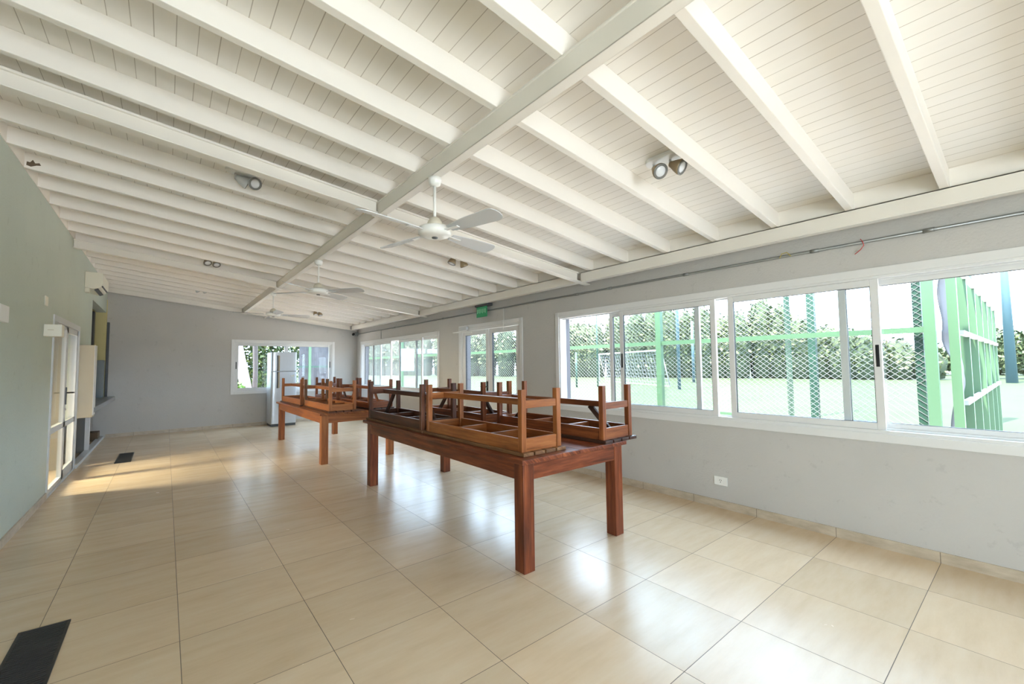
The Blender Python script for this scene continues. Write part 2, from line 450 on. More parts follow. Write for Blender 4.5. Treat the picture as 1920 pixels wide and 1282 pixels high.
for q in ys:
    rf_ = slope_box(MB(), XL-0.02, XR-0.02, q-0.025, q+0.025, zr, 0.0, 0.136).build('rafter', M['cream'], ceil_, bev=0.004, world=True)
    if abs(q-1.945) < 0.01:
        pb = MB(); zz = zr(-1.03)
        pb.poly([(-1.072, zz+0.030), (-1.045, zz+0.022), (-1.012, zz+0.040), (-0.985, zz+0.046), (-0.995, zz+0.066), (-1.02, zz+0.058), (-1.035, zz+0.085), (-1.050, zz+0.060), (-1.070, zz+0.062)], -0.0006, 0.0006,
                mat=Matrix(((1, 0, 0, 0), (0, 0, 1, q-0.0256), (0, 1, 0, 0), (0, 0, 0, 1))))
        pb.build('peeled_patch', M['brown'], rf_, world=True)
slope_box(MB(), XL-0.15, XL+0.006, YB, YF, zr, 0.0, 0.136).build('blocking', M['cream'], ceil_, world=True)
slope_box(MB(), 3.995, XR, YB, YF, zr, 0.0, 0.136).build('blocking', M['cream'], ceil_, world=True)
# main steel beam along the room
b = MB()
slope_box(b, 1.337, 1.345, YB, YF, lambda x: zb(1.337), 0.0, 0.112)
slope_box(b, 1.337, 1.404, YB, YF, lambda x: zb(1.337), 0.0, 0.008)
slope_box(b, 1.396, 1.404, YB, YF, lambda x: zb(1.337), 0.0, 0.105)
slope_box(b, 1.330, 1.404, YB, YF, lambda x: zb(1.337), 0.105, 0.118)
b.build('main_beam', M['cream_steel'], ceil_, bev=0.004, world=True)
for yy, xe in ((-4.28, 4.12), (0.11, 4.13), (4.52, 4.13), (8.70, 4.13)):
    for (xa, xb_) in ((XL, 1.322), (1.404, xe)):
        b = MB(); xw = min(xb_, 3.93)
        slope_box(b, xa, xw, yy+0.016, yy+0.066, zb, 0.012, 0.119)
        slope_box(b, xa, xb_, yy-0.022, yy+0.075, zb, 0.0, 0.010)
        slope_box(b, xa, xw, yy-0.006, yy+0.075, zb, 0.103, 0.119)
        b.build('cross_beam', M['cream_steel'], ceil_, bev=0.004, world=True)
    b = MB(); slope_box(b, 1.300, 1.420, yy-0.006, yy+0.075, zb, -0.010, 0.002)
    b.build('joint_plate', M['cream_steel'], ceil_, world=True)
yy = [YB, -4.28, 0.11, 4.52, 8.70, YF]
zt = zr(3.96)
for a, c in zip(yy, yy[1:]):
    a2 = a+0.08; c2 = c-0.012
    if c2 - a2 < 0.1: continue
    b = MB(); b.box((3.96, a2, zt-0.112), (3.975, c2, zt)); b.box((3.96, a2, zt-0.122), (4.045, c2, zt-0.110)); b.box((3.96, a2, zt-0.012), (4.045, c2, zt))
    b.build('edge_beam', M['cream_steel'], ceil_, bev=0.003, world=True)

# skirting
struct('baseboard_right', MB().box((XR-0.012, YB, 0), (XR, 1.48, 0.075)).box((XR-0.012, 3.31, 0), (XR, YF, 0.075)), M['skirting'])
struct('baseboard_far', MB().box((XL+0.05, YF-0.012, 0), (XR-0.012, YF, 0.075)), M['skirting'])
struct('baseboard_left', MB().box((XL, YB, 0), (XL+0.012, 3.46, 0.075)), M['skirting'])
struct('trim_1', MB().box((XL-0.06, 5.34, 0), (XL+0.03, YF-0.012, 0.045)), M['alu_grey'])

# ------------------------------------------------------------------ windows on the right wall
def framed(mb, axis, u0, u1, v0, v1, w0, w1, t, tb=None):
    """rectangular ring: u along the wall, v up, w through the wall"""
    tb = tb or t
    def bx(a0, a1, z0, z1):
        if axis == 'y': mb.box((w0, a0, z0), (w1, a1, z1))
        else: mb.box((a0, w0, z0), (a1, w1, z1))
    bx(u0, u0+t, v0, v1); bx(u1-t, u1, v0, v1); bx(u0+t, u1-t, v0, v0+tb); bx(u0+t, u1-t, v1-tb, v1)
    return mb
def sash(parent, axis, u0, u1, v0, v1, w0, handle=None, st=0.052, th=0.03, hz=1.45, face=-1):
    s_ = framed(MB(), axis, u0, u1, v0, v1, w0, w0+th, st).build('sash', M['alu'], parent, bev=0.003, world=True)
    b = MB()
    if axis == 'y': b.box((w0+th*0.4, u0+st-0.004, v0+st-0.004), (w0+th*0.6, u1-st+0.004, v1-st+0.004))
    else: b.box((u0+st-0.004, w0+th*0.4, v0+st-0.004), (u1-st+0.004, w0+th*0.6, v1-st+0.004))
    b.build('pane', M['glass'], s_, world=True)
    g = framed(MB(), axis, u0+st-0.003, u1-st+0.003, v0+st-0.003, v1-st+0.003, w0+0.004, w0+th-0.004, 0.006)
    g.build('gasket', M['black'], s_, world=True)
    if handle is not None:
        hu = handle
        b = MB()
        if axis == 'y': b.box((w0-0.003, hu-0.011, hz-0.085), (w0+0.006, hu+0.011, hz+0.085))
        else: b.box((hu-0.011, w0-0.003, hz-0.085), (hu+0.011, w0+0.006, hz+0.085))
        b.build('handle', M['black'], s_, bev=0.002, world=True)
    return s_
def window_right(n, y0, y1, z0, z1, inner, outer, sashz):
    w_ = empty_struct('window_%d' % n, (XR, (y0+y1)/2, z0))
    framed(MB(), 'y', y0-0.065, y1+0.065, z0-0.07, z1+0.065, XR-0.016, XR, 0.066, 0.066).build('casing', M['alu'], w_, bev=0.004, world=True)
    f = framed(MB(), 'y', y0-0.01, y1+0.01, z0-0.01, z1+0.01, XR-0.004, XR+0.115, 0.03)
    f.box((XR+0.048, y0+0.02, z0+0.02), (XR+0.053, y1-0.02, z0+0.035)); f.box((XR+0.048, y0+0.02, z1-0.035), (XR+0.053, y1-0.02, z1-0.02))
    f.build('frame', M['alu'], w_, bev=0.002, world=True)
    for (a, c, h) in inner: sash(w_, 'y', a, c, z0+0.02, z1-0.02, XR+0.014, h, hz=sashz)
    for (a, c, h) in outer: sash(w_, 'y', a, c, z0+0.02, z1-0.02, XR+0.060, h)
    framed(MB(), 'y', y0-0.001, y1+0.001, z0-0.001, z1+0.001, XR+0.116, XR+0.206, 0.006).build('reveal', M['reveal'], w_, world=True)  # added liner, dark so the reveal looks shaded
    MB().box((XR+0.115, y0-0.0, z0-0.03), (XR+0.24, y1+0.0, z0)).build('sill', M['alu'], w_, world=True)
    return w_
window_right(1, -3.63, 0.70, 0.87, 2.08, [(-1.475, -0.31, -0.336), (-2.745, -1.60, -2.719)], [(-1.285, -0.12, None), (-3.61, -2.475, None)], 1.46)
window_right(2, 4.13, 8.46, 0.87, 2.06, [(6.47, 7.67, None), (4.84, 6.02, None)], [(7.23, 8.42, None), (4.16, 5.25, None)], 1.45)
# far wall window
w3 = empty_struct('window_3', (2.35, YF, 0.85))
framed(MB(), 'x', 1.135, 3.555, 0.785, 2.125, YF-0.016, YF, 0.066).build('casing', M['alu'], w3, bev=0.004, world=True)
framed(MB(), 'x', 1.19, 3.50, 0.84, 2.07, YF-0.004, YF+0.115, 0.03).build('frame', M['alu'], w3, bev=0.002, world=True)
sash(w3, 'x', 1.22, 2.385, 0.87, 2.04, YF+0.014, 1.243, st=0.062, hz=1.49)
sash(w3, 'x', 2.31, 3.47, 0.87, 2.04, YF+0.060, None, st=0.062)
sash(w3, 'x', 3.405, 3.47, 0.87, 2.04, YF+0.014, 3.437, st=0.030, hz=1.49)
# made-up rear glazing, unseen behind the camera, put in to let light through
w5 = empty_struct('window_4', (0.2, YB, 0.05))
f = framed(MB(), 'x', -0.66, 1.06, 0.04, 2.11, YB-0.12, YB-0.02, 0.06)
f.box((0.17, YB-0.12, 0.1), (0.23, YB-0.02, 2.05))
f.build('frame', M['alu'], w5, world=True)
MB().box((-0.60, YB-0.074, 0.1), (1.0, YB-0.068, 2.05)).build('pane', M['glass'], w5, world=True)

# right hand glazed double door
d1 = empty_struct('door_1', (XR, 2.4, 0))
b = MB(); b.box((XR-0.016, 1.48, 0), (XR, 1.55, 2.155)); b.box((XR-0.016, 3.245, 0), (XR, 3.315, 2.155)); b.box((XR-0.016, 1.55, 2.09), (XR, 3.245, 2.155))
b.build('casing', M['alu'], d1, bev=0.004, world=True)
b = MB(); b.box((XR-0.004, 1.535, 0), (XR+0.10, 1.575, 2.095)); b.box((XR-0.004, 3.215, 0), (XR+0.10, 3.255, 2.095)); b.box((XR-0.004, 1.575, 2.05), (XR+0.10, 3.215, 2.095))
b.build('frame', M['alu'], d1, world=True)
for (a, c) in ((1.58, 2.385), (2.395, 3.21)):
    b = framed(MB(), 'y', a, c, 0.02, 2.045, XR+0.010, XR+0.050, 0.085, 0.075)
    b.box((XR+0.010, a+0.085, 0.72), (XR+0.050, c-0.085, 0.80))
    lf = b.build('leaf', M['alu'], d1, bev=0.003, world=True)
    MB().box((XR+0.026, a+0.08, 0.795), (XR+0.034, c-0.08, 1.975)).build('pane', M['glass'], lf, world=True)
    MB().box((XR+0.022, a+0.08, 0.09), (XR+0.038, c-0.08, 0.725)).build('lower_panel', M['alu'], lf, world=True)
    framed(MB(), 'y', a+0.083, c-0.083, 0.797, 1.972, XR+0.014, XR+0.046, 0.006).build('gasket', M['black'], lf, world=True)
    if a > 2:
        hb = MB(); hb.box((XR-0.008, 2.42, 0.93), (XR+0.010, 2.455, 1.15)); hb.tube([(XR-0.008, 2.437, 1.06), (XR-0.05, 2.437, 1.06), (XR-0.05, 2.56, 1.06)], 0.009, 8)
        hb.build('handle', M['black'], lf, world=True)
b = MB(); b.box((XR+0.101, 1.54, 0), (XR+0.206, 1.546, 2.09)); b.box((XR+0.101, 3.244, 0), (XR+0.206, 3.25, 2.09)); b.box((XR+0.101, 1.546, 2.084), (XR+0.206, 3.244, 2.09))
b.build('reveal', M['reveal'], d1, world=True)
dc = MB(); dc.box((XR-0.07, 2.98, 2.065), (XR-0.018, 3.22, 2.125)); 
dc = dc.build('door_closer', M['alu_grey'], d1, bev=0.006, world=True)
b = MB(); b.bar((XR-0.045, 3.00, 2.060), (XR-0.13, 3.33, 2.03), 0.022, 0.010); b.bar((XR-0.13, 3.33, 2.03), (XR+0.0, 2.90, 2.02), 0.022, 0.010)
b.build('arm', M['white'], dc, world=True)

# left hand glazed door
d2 = empty_struct('door_2', (XL, 4.4, 0))
b = MB(); b.box((XL-0.08, 3.46, 0), (XL+0.012, 3.515, 2.055)); b.box((XL-0.08, 5.285, 0), (XL+0.012, 5.34, 2.055)); b.box((XL-0.08, 3.515, 1.985), (XL+0.012, 5.285, 2.055)); b.box((XL-0.08, 3.46, 0.0), (XL+0.012, 5.34, 0.02))
b.build('frame', M['alu_grey'], d2, bev=0.003, world=True)
for (a, c) in ((3.52, 4.42), (4.43, 5.28)):
    b = MB(); t = 0.065 if a > 4 else 0.045
    for (u0, u1, v0, v1) in ((a, a+t+0.015, 0.022, 1.98), (c-t, c, 0.022, 1.98), (a, c, 0.022, 0.022+(0.12 if a > 4 else 0.05)), (a, c, 1.98-t, 1.98), (a, c, 0.69, 0.76)):
        b.box((XL-0.045, u0, v0), (XL-0.005, u1, v1))
    lf = b.build('leaf', M['alu_grey'], d2, world=True)
    for (v0, v1) in ((0.06, 0.70), (0.75, 1.94)):
        MB().box((XL-0.028, a+0.03, v0), (XL-0.022, c-0.03, v1)).build('pane', M['glass'], lf, world=True)
    if a > 4:
        hb = MB(); hb.box((XL-0.006, a+0.02, 0.98), (XL+0.006, a+0.055, 1.20)); hb.tube([(XL+0.0, a+0.037, 1.13), (XL+0.055, a+0.037, 1.13), (XL+0.055, a+0.17, 1.125)], 0.010, 8)
        hb.build('handle', M['black'], lf, world=True)
        MB().lathe([(0, 0), (0.014, 0), (0.014, 0.012), (0, 0.012)], (XL-0.004, a+0.037, 0.92), 12, Matrix.Rotation(math.radians(90), 4, 'Y')).build('lock', M['chrome'], lf, world=True)

# ------------------------------------------------------------------ tables
def make_table(label, loc, L, W, H, rotz, mats):
    t = thing('dining_table', label, 'table', loc, rotz)
    hw, hl = W/2, L/2
    mt, ml = mats
    b = MB(); nb = 6; pw = (W+0.06)/nb
    for k in range(nb):
        b.box((-hw-0.03+k*pw+0.0006, -hl-0.03, H-0.032), (-hw-0.03+(k+1)*pw-0.0006, hl+0.075, H))
    b.build('tabletop', mt, t, bev=0.004)
    for sx in (-1, 1):
        MB().box((sx*(hw-0.004), -hl+0.1, H-0.15), (sx*(hw-0.034), hl-0.1, H-0.032)).build('apron', mt, t, bev=0.003)
    for sy in (-1, 1):
        MB().box((-hw+0.1, sy*(hl-0.004), H-0.15), (hw-0.1, sy*(hl-0.034), H-0.032)).build('apron', mt, t, bev=0.003)
    for sx in (-1, 1):
        for sy in (-1, 1):
            MB().box((sx*hw, sy*hl, 0), (sx*(hw-0.1), sy*(hl-0.1), H-0.032)).build('leg', ml, t, bev=0.005)
    return t
make_table('dark red-brown wooden table nearest the camera, holding four upturned benches', (2.376, 0.215, 0), 2.91, 1.10, 0.772, 0.0, (M['table_wood'], M['table_wood']))
make_table('orange-brown wooden table farther back beside the refrigerator, holding upturned benches', (2.245, 4.62, 0), 2.93, 1.12, 0.745, math.radians(0.5), (M['table_wood_b'], M['table_wood_b']))

# ------------------------------------------------------------------ benches lying upside down on the tables
def make_bench(label, loc, rotz, mf, ms, mbr, hr=0.31, braces=True, W=0.40, group='upturned benches on the tables', grey_leg=None):
    t = thing('bench', label, 'bench', loc, rotz, group)
    hw, hl = W/2, 0.70
    n = 4; sw = (W+0.03-3*0.014)/n
    for k in range(n):
        x0 = -(W+0.03)/2 + k*(sw+0.014)
        MB().box((x0, -0.735, 0.0005), (x0+sw, 0.735, 0.025)).build('seat_slat', ms, t, bev=0.003)
    b = MB()
    for sx in (-1, 1): b.box((sx*(hw-0.004), -hl+0.045, 0.025), (sx*(hw-0.026), hl-0.045, 0.120))
    for sy in (-1, 1): b.box((-hw+0.045, sy*(hl-0.006), 0.025), (hw-0.045, sy*(hl-0.028), 0.120))
    b.build('seat_frame', mf, t, bev=0.003)
    for y in (-0.23, 0.24): MB().box((-hw+0.026, y-0.011, 0.025), (hw-0.026, y+0.011, 0.105)).build('cross_batten', mf, t, bev=0.002)
    i = 0
    for sy in (-1, 1):
        for sx in (-1, 1):
            MB().box((sx*hw, sy*hl, 0.025), (sx*(hw-0.044), sy*(hl-0.044), 0.470)).build('leg', grey_leg if (grey_leg and i in (2, 3)) else mf, t, bev=0.003); i += 1
    for sy in (-1, 1): MB().box((-hw+0.044, sy*(hl-0.006), hr), (hw-0.044, sy*(hl-0.036), hr+0.056)).build('end_rail', mf, t, bev=0.003)
    MB().box((-0.028, -hl+0.034, hr+0.002), (0.028, hl-0.034, hr+0.052)).build('long_rail', mf, t, bev=0.003)
    if braces:
        for sy in (-1, 1): MB().bar((0, sy*0.40, hr+0.005), (0, sy*0.655, 0.045), 0.026, 0.045, (0, sy, 0.2)).build('diagonal_brace', mbr, t, bev=0.002)
    return t
Z1, Z2 = 0.772, 0.745
make_bench('bright orange-brown upturned bench at the near left corner of the front table', (2.078, -0.457, Z1), math.radians(0.8), M['bench_orange'], M['bench_weathered'], M['brace_dark'], 0.335, braces=False)
make_bench('dark brown upturned bench at the far left corner of the front table', (2.056, 1.018, Z1), 0.0, M['bench_dark'], M['bench_weathered'], M['brace_dark'], 0.315)
make_bench('red-brown upturned bench overhanging the near right corner of the front table', (2.875, -0.535, Z1), math.radians(1.2), M['bench_red'], M['brace_dark'], M['brace_dark'], 0.275)
make_bench('red-brown upturned bench at the far right corner of the front table', (2.780, 0.985, Z1), math.radians(-1.0), M['bench_red'], M['bench_dark'], M['brace_dark'], 0.30)
make_bench('orange-brown upturned bench with grey far legs, near left on the table by the refrigerator', (1.985, 3.83, Z2), math.radians(0.8), M['bench_orange'], M['bench_dark'], M['brace_dark'], 0.305, braces=False, grey_leg=M['bench_weathered'])
make_bench('brown upturned bench on the table by the refrigerator, closest to the refrigerator', (1.925, 5.32, Z2), math.radians(1.2), M['bench_orange'], M['bench_dark'], M['brace_dark'], 0.305, braces=False)
make_bench('dark upturned bench, near right on the table by the refrigerator', (2.575, 3.84, Z2), math.radians(1.0), M['bench_red'], M['brace_dark'], M['bench_red'], 0.30)
make_bench('brown upturned bench, far right on the table by the refrigerator', (2.545, 5.33, Z2), math.radians(0.5), M['bench_red'], M['bench_dark'], M['brace_dark'], 0.30)

# ------------------------------------------------------------------ refrigerator
fr = thing('refrigerator', 'tall silver two-door refrigerator standing in front of the far window', 'refrigerator', (2.18, 8.46, 0))
MB().box((-0.285, -0.20, 0.05), (0.285, 0.32, 1.80)).build('body', M['silver'], fr, bev=0.012)
MB().box((-0.27, -0.22, 0.0), (0.27, 0.30, 0.05)).build('base', M['dark'], fr)
def door_panel(z0, z1):
    pts = []
    for k in range(13):
        a = math.pi*k/12; pts.append((0.285*math.cos(a), -0.205-0.055*(math.sin(a)**0.45)))
    return MB().poly([(0.285, -0.203)] + pts[1:-1] + [(-0.285, -0.203)], z0, z1)
fz = door_panel(1.337, 1.805).build('freezer_door', M['silver'], fr, bev=0.006)
fd = door_panel(0.06, 1.325).build('fridge_door', M['silver'], fr, bev=0.006)
def fridge_handle(z0, z1, par, up):
    b = MB(); b.box((-0.15, -0.262, z0), (-0.105, -0.252, z1)); b.build('handle_recess', M['bronze'], par, bev=0.004)
    zs = [z0+(z1-z0)*k/6 for k in range(7)]
    b = MB(); b.tube([(-0.155, -0.262-0.035*math.sin(math.pi*(0.12+0.76*k/6)), z) for k, z in enumerate(zs)], 0.013, 8); b.build('handle', M['dark'], par)
fridge_handle(1.345, 1.72, fz, 1); fridge_handle(0.93, 1.318, fd, -1)
mg = MB(); mg.obox((2.345, 8.192, 1.215), (0.022, 0.004, 0.018), Matrix.Rotation(0.5, 4, 'Y')); mg.obox((2.385, 8.192, 1.225), (0.020, 0.004, 0.020), Matrix.Rotation(-0.6, 4, 'Y'))
tag(mg.build('fridge_magnet', M['ivory'], None, bev=0.002), 'small pale butterfly-shaped magnet on the lower refrigerator door', 'magnet')

# ------------------------------------------------------------------ ceiling fans
def fan_blade_outline():
    pts = [(0.10, -0.034), (0.30, -0.058), (0.52, -0.066)]
    for k in range(7):
        a = -math.pi/2 + math.pi*k/6; pts.append((0.545+0.055*math.cos(a), 0.066*math.sin(a)))
    pts += [(0.52, 0.066), (0.30, 0.058), (0.10, 0.034)]
    return pts
def make_fan(label, loc, ang):
    t = thing('ceiling_fan', label, 'fan', loc, 0, 'white ceiling fans hanging from the main beam')
    MB().lathe([(0.0, 0.0), (0.046, 0.0), (0.048, -0.02), (0.040, -0.05), (0.018, -0.062), (0.0, -0.062)]).build('canopy', M['white'], t)
    MB().tube([(0, 0, -0.06), (0, 0, -0.305)], 0.010, 12).build('down_rod', M['white'], t)
    MB().lathe([(0.0, -0.285), (0.014, -0.285), (0.036, -0.297), (0.052, -0.325), (0.056, -0.357), (0.0, -0.357)]).build('motor_cup', M['fan_cup'], t)
    MB().lathe([(0.0, -0.355), (0.075, -0.357), (0.112, -0.367), (0.118, -0.381), (0.116, -0.407), (0.098, -0.423), (0.055, -0.433), (0.0, -0.433)], seg=36).build('motor_housing', M['white'], t)
    MB().lathe([(0.0, -0.430), (0.022, -0.432), (0.020, -0.440), (0.0, -0.442)]).build('switch_cap', M['dark'], t)
    for k in range(4):
        a = ang + k*math.pi/2
        Mx = Matrix.Rotation(a, 4, 'Z') @ Matrix.Translation((0, 0, -0.397)) @ Matrix.Rotation(math.radians(-15), 4, 'X')
        bl = MB().poly([(0.06+p[0]*0.92, p[1]) for p in fan_blade_outline()], -0.003, 0.003, mat=Mx).build('blade', M['fan_blade'], t)
        Mb = Matrix.Rotation(a, 4, 'Z')
        br = MB(); br.bar(Mb @ Vector((0.10, 0, -0.400)), Mb @ Vector((0.24, 0, -0.403)), 0.030, 0.006); br.build('bracket', M['alu'], bl)
    return t
for (fy, an, lb) in ((-0.83, math.radians(12), 'white four-blade ceiling fan nearest the camera, hanging from the main beam'),
                     (2.17, math.radians(42), 'white four-blade ceiling fan in the middle of the row of three'),
                     (5.08, math.radians(0), 'white ceiling fan farthest from the camera, near the far wall')):
    make_fan(lb, (1.376, fy, zb(1.337)+0.001), an)

# ------------------------------------------------------------------ ceiling spotlights
def make_spot(label, loc, rotz, heads, body='bronze'):
    t = thing('spotlight', label, 'light', loc, rotz, 'double spotlights on the ceiling')
    Rw = Matrix.Rotation(math.atan(SL), 3, 'Y') @ Matrix.Rotation(rotz, 3, 'Z'); t.rotation_euler = Rw.to_euler()
    pts = []
    for cx, sgn in ((0.075, 1), (-0.075, -1)):
        for k in range(9):
            a = -math.pi/2 + math.pi*k/8
            pts.append((cx + sgn*0.055*math.cos(a), sgn*0.055*math.sin(a)))
    MB().poly(pts, -0.030, 0.0).build('mount_plate', M['alu'], t, bev=0.006)
    for (px, py, d) in heads:
        d = (Rw.inverted() @ Vector(d)).normalized(); R = d.to_track_quat('Z', 'Y').to_matrix().to_4x4()
        c = Vector((px, py, -0.06)) + d*0.01
        st = MB(); st.tube([(px, py, -0.028), (px, py, -0.07)], 0.009, 8); st.build('stem', M['alu'], t)
        hd = MB().lathe([(0.0, -0.01), (0.020, -0.008), (0.026, 0.01), (0.042, 0.045), (0.053, 0.075), (0.054, 0.088), (0.046, 0.089)], c, 26, R).build('lamp_head', M[body], t)
        MB().lathe([(0.037, 0.0885), (0.052, 0.088), (0.0535, 0.091), (0.049, 0.0935), (0.037, 0.092)], c, 26, R).build('ring', M['lamp_ring'], hd)
        MB().lathe([(0.040, 0.085), (0.036, 0.0895), (0.020, 0.093), (0.0, 0.094)], c, 26, R).build('lens', M['lens'], hd)
    return t
ZC = lambda x: zc(x) - 0.001
dv = (-0.55, -0.62, -0.58)
make_spot('double spotlight on the ceiling boards at the upper right, nearest the camera', (2.60, -1.90, ZC(2.60)), math.radians(90), [(0.07, 0.0, (-0.35, -0.72, -0.55)), (-0.045, -0.02, (0.08, -0.80, -0.50))])
make_spot('double spotlight on the ceiling just behind the nearest fan', (2.77, 1.10, ZC(2.77)), 0.0, [(-0.05, 0, (-0.35, 0.05, -0.9)), (0.06, 0, (0.45, 0.05, -0.85))])
make_spot('ceiling spotlight with dark rim beside the middle fan', (2.75, 4.76, ZC(2.75)), 0.0, [(-0.05, 0, (-0.1, 0.2, -0.95)), (0.06, 0, (0.4, -0.1, -0.9))])
make_spot('small ceiling spotlight with dark rim above the far window', (2.76, 7.60, ZC(2.76)), 0.0, [(-0.05, 0, (0.2, -0.3, -0.95)), (0.06, 0, (0.2, -0.3, -0.95))])
make_spot('ceiling spotlight left of the main beam, nearest the camera', (0.39, 0.80, ZC(0.39)), 0.0, [(-0.05, 0, (0.9, 0.1, -0.35)), (0.065, 0, (0.25, -0.85, -0.45))], 'alu_grey')
make_spot('round-faced ceiling spotlight left of the main beam, before the second cross beam', (0.40, 4.33, ZC(0.40)), 0.0, [(-0.05, 0, (0.15, -0.6, -0.8)), (0.06, 0, (0.15, -0.6, -0.8))])
make_spot('small ceiling spotlight left of the main beam, farthest from the camera', (0.39, 7.22, ZC(0.40)), 0.0, [(-0.05, 0, (0.5, 0.2, -0.6)), (0.06, 0, (0.6, 0.3, -0.5))], 'alu_grey')

# ------------------------------------------------------------------ things on the right wall
cdt = thing('conduit', 'thin grey conduit pipe running along the right wall under the ceiling', 'conduit', (XR, 1.0, 2.357))
MB().tube([(XR-0.013, -7.1, 2.357), (XR-0.013, 8.73, 2.357)], 0.012, 10).build('pipe', M['galv'], cdt, world=True)
for yq in (-3.05, -2.35, -1.2, -0.2, 0.35, 1.2, 3.9, 6.2): MB().tube([(XR-0.013, yq-0.03, 2.357), (XR-0.013, yq+0.03, 2.357)], 0.016, 10).build('coupling', M['galv'], cdt, world=True)
tag(MB().tube([(XR-0.016, -2.66, 2.385), (XR-0.03, -2.675, 2.36), (XR-0.02, -2.68, 2.33), (XR-0.022, -2.66, 2.30), (XR-0.018, -2.62, 2.27)], 0.003, 6).build('red_wire', M['red']), 'short red wire dangling from the conduit above the large window', 'wire')
tag(MB().tube([(XR-0.03, -2.18, 2.345), (XR-0.034, -2.15, 2.385), (XR-0.034, -2.11, 2.38), (XR-0.03, -2.09, 2.345)], 0.003, 6).build('yellow_wire', M['yellow']), 'small yellow wire loop on the conduit left of the red wire', 'wire')
tag(MB().tube([(XR-0.006, 1.95, 2.345), (XR-0.005, 1.95, 2.16), (XR-0.02, 1.95, 2.15), (XR-0.02, 1.95, 2.0)], 0.005, 6).build('drop_cable', M['white']), 'white cable dropping from the conduit onto the glass door frame', 'cable')
tag(MB().tube([(XR-0.005, 7.05, 2.345), (XR-0.005, 7.05, 2.13)], 0.006, 6).build('drop_cable', M['galv']), 'grey cable dropping from the conduit to the far right-wall window', 'cable')
ex = thing('exit_sign', 'green acrylic exit sign hanging above the right glass door', 'sign', (4.08, 2.45, 2.46))
MB().box((-0.035, -0.20, -0.035), (0.085, 0.17, 0.012)).build('housing', M['dark'], ex, bev=0.008)
pn = MB().box((-0.004, -0.155, -0.215), (0.004, 0.155, -0.035)).build('panel', M['exit_green'], ex, bev=0.002)
b = MB()
for k, yk in enumerate((-0.11, -0.07, -0.03, 0.01, 0.05, 0.09, 0.125)): b.box((-0.0052, yk-0.008, -0.15 + 0.012*(k % 2)), (-0.0042, yk+0.008, -0.075))
b.build('pictogram_strip', M['exit_light'], pn)
sc = thing('security_camera', 'small dark security camera in the far right ceiling corner', 'camera', (4.10, 8.80, 2.36))
MB().box((0.005, -0.05, -0.06), (0.068, 0.05, 0.05)).build('junction_box', M['galv'], sc, bev=0.005)
MB().tube([(0.0, -0.01, 0.0), (-0.05, -0.05, -0.01)], 0.014, 8).build('bracket', M['white'], sc)
MB().lathe([(0, -0.05), (0.034, -0.05), (0.037, 0.0), (0.032, 0.035), (0.0, 0.045)], (-0.075, -0.075, -0.015), 18, Vector((-0.5, -0.8, -0.3)).to_track_quat('Z', 'Y').to_matrix().to_4x4()).build('camera_body', M['black'], sc)
ou = thing('wall_outlet', 'white electrical outlet low on the right wall under the large window', 'outlet', (XR, -1.48, 0.263))
pl = MB().box((-0.010, -0.064, -0.042), (0.0, 0.064, 0.042)).build('cover_plate', M['white'], ou, bev=0.003)
b = MB().box((-0.0115, -0.033, -0.027), (-0.0095, 0.033, 0.027)); b.build('socket', M['white'], pl, bev=0.001)
b = MB(); b.obox((-0.012, 0.008, 0.008), (0.001, 0.002, 0.006), Matrix.Rotation(0.5, 4, 'X')); b.obox((-0.012, -0.008, 0.008), (0.001, 0.002, 0.006), Matrix.Rotation(-0.5, 4, 'X')); b.obox((-0.012, 0, -0.010), (0.001, 0.002, 0.006))
b.build('socket_slots', M['dark'], pl)

# ------------------------------------------------------------------ things on the left wall
ac = thing('air_conditioner', 'white split air conditioner high on the left wall near the ceiling', 'air conditioner', (XL, 6.02, 2.67))
prof = [(0.0, 0.02), (0.10, 0.0), (0.17, 0.03), (0.205, 0.09), (0.205, 0.235), (0.19, 0.262), (0.0, 0.262)]
MA = Matrix(((1, 0, 0, 0), (0, 0, 1, 0), (0, 1, 0, 0), (0, 0, 0, 1)))
MB().poly(prof, -0.39, 0.39, mat=MA).build('case', M['ivory'], ac, bev=0.006)
MB().bar((0.128, -0.34, 0.002), (0.128, 0.34, 0.002), 0.05, 0.012, (0.5, 0, -1)).build('air_vent', M['dark'], ac)
MB().bar((0.194, -0.34, 0.055), (0.194, 0.34, 0.055), 0.016, 0.012, (1, 0, -0.4)).build('louver_gap', M['dark'], ac)
MB().box((0.0, -0.36, -0.05), (0.05, -0.26, 0.015)).build('pipe_cover', M['ivory'], ac, bev=0.004)
def wallbox(name, label, cat, y0, y1, z0, z1, d, mt):
    return tag(MB().box((XL, y0, z0), (XL+d, y1, z1)).build(name, mt, None, bev=0.006), label, cat)
wallbox('wall_box', 'white plastic box cut by the left photo edge on the left wall', 'box', 1.32, 1.56, 1.795, 1.925, 0.035, M['white'])
wallbox('wall_plate', 'small pale blank plate on the left wall above the door', 'plate', 2.95, 3.09, 2.10, 2.20, 0.012, M['ivory'])
el = thing('emergency_light', 'cream emergency light box on the left wall at the door corner', 'light', (XL, 3.32, 1.845))
MB().box((0, -0.33, -0.068), (0.135, -0.20, 0.060)).build('case', M['ivory'], el, bev=0.006)
MB().box((0.03, -0.3310, -0.004), (0.075, -0.3295, 0.006)).build('label_strip', M['cabinet'], el)
cb = thing('wall_cabinet', 'beige cabinet panel sticking out from the left wall beside the door', 'cabinet', (XL, 5.50, 0.72))
MB().box((0, -0.13, 0.0), (0.165, 0.12, 1.07)).build('body', M['cabinet'], cb, bev=0.003)
MB().box((0.165, -0.13, 0.03), (0.172, 0.12, 1.07)).build('edge_strip', M['alu'], cb)
ct = thing('serving_counter', 'grey serving counter shelf of the kitchen hatch on the left wall', 'counter', (XL, 7.2, 0.78))
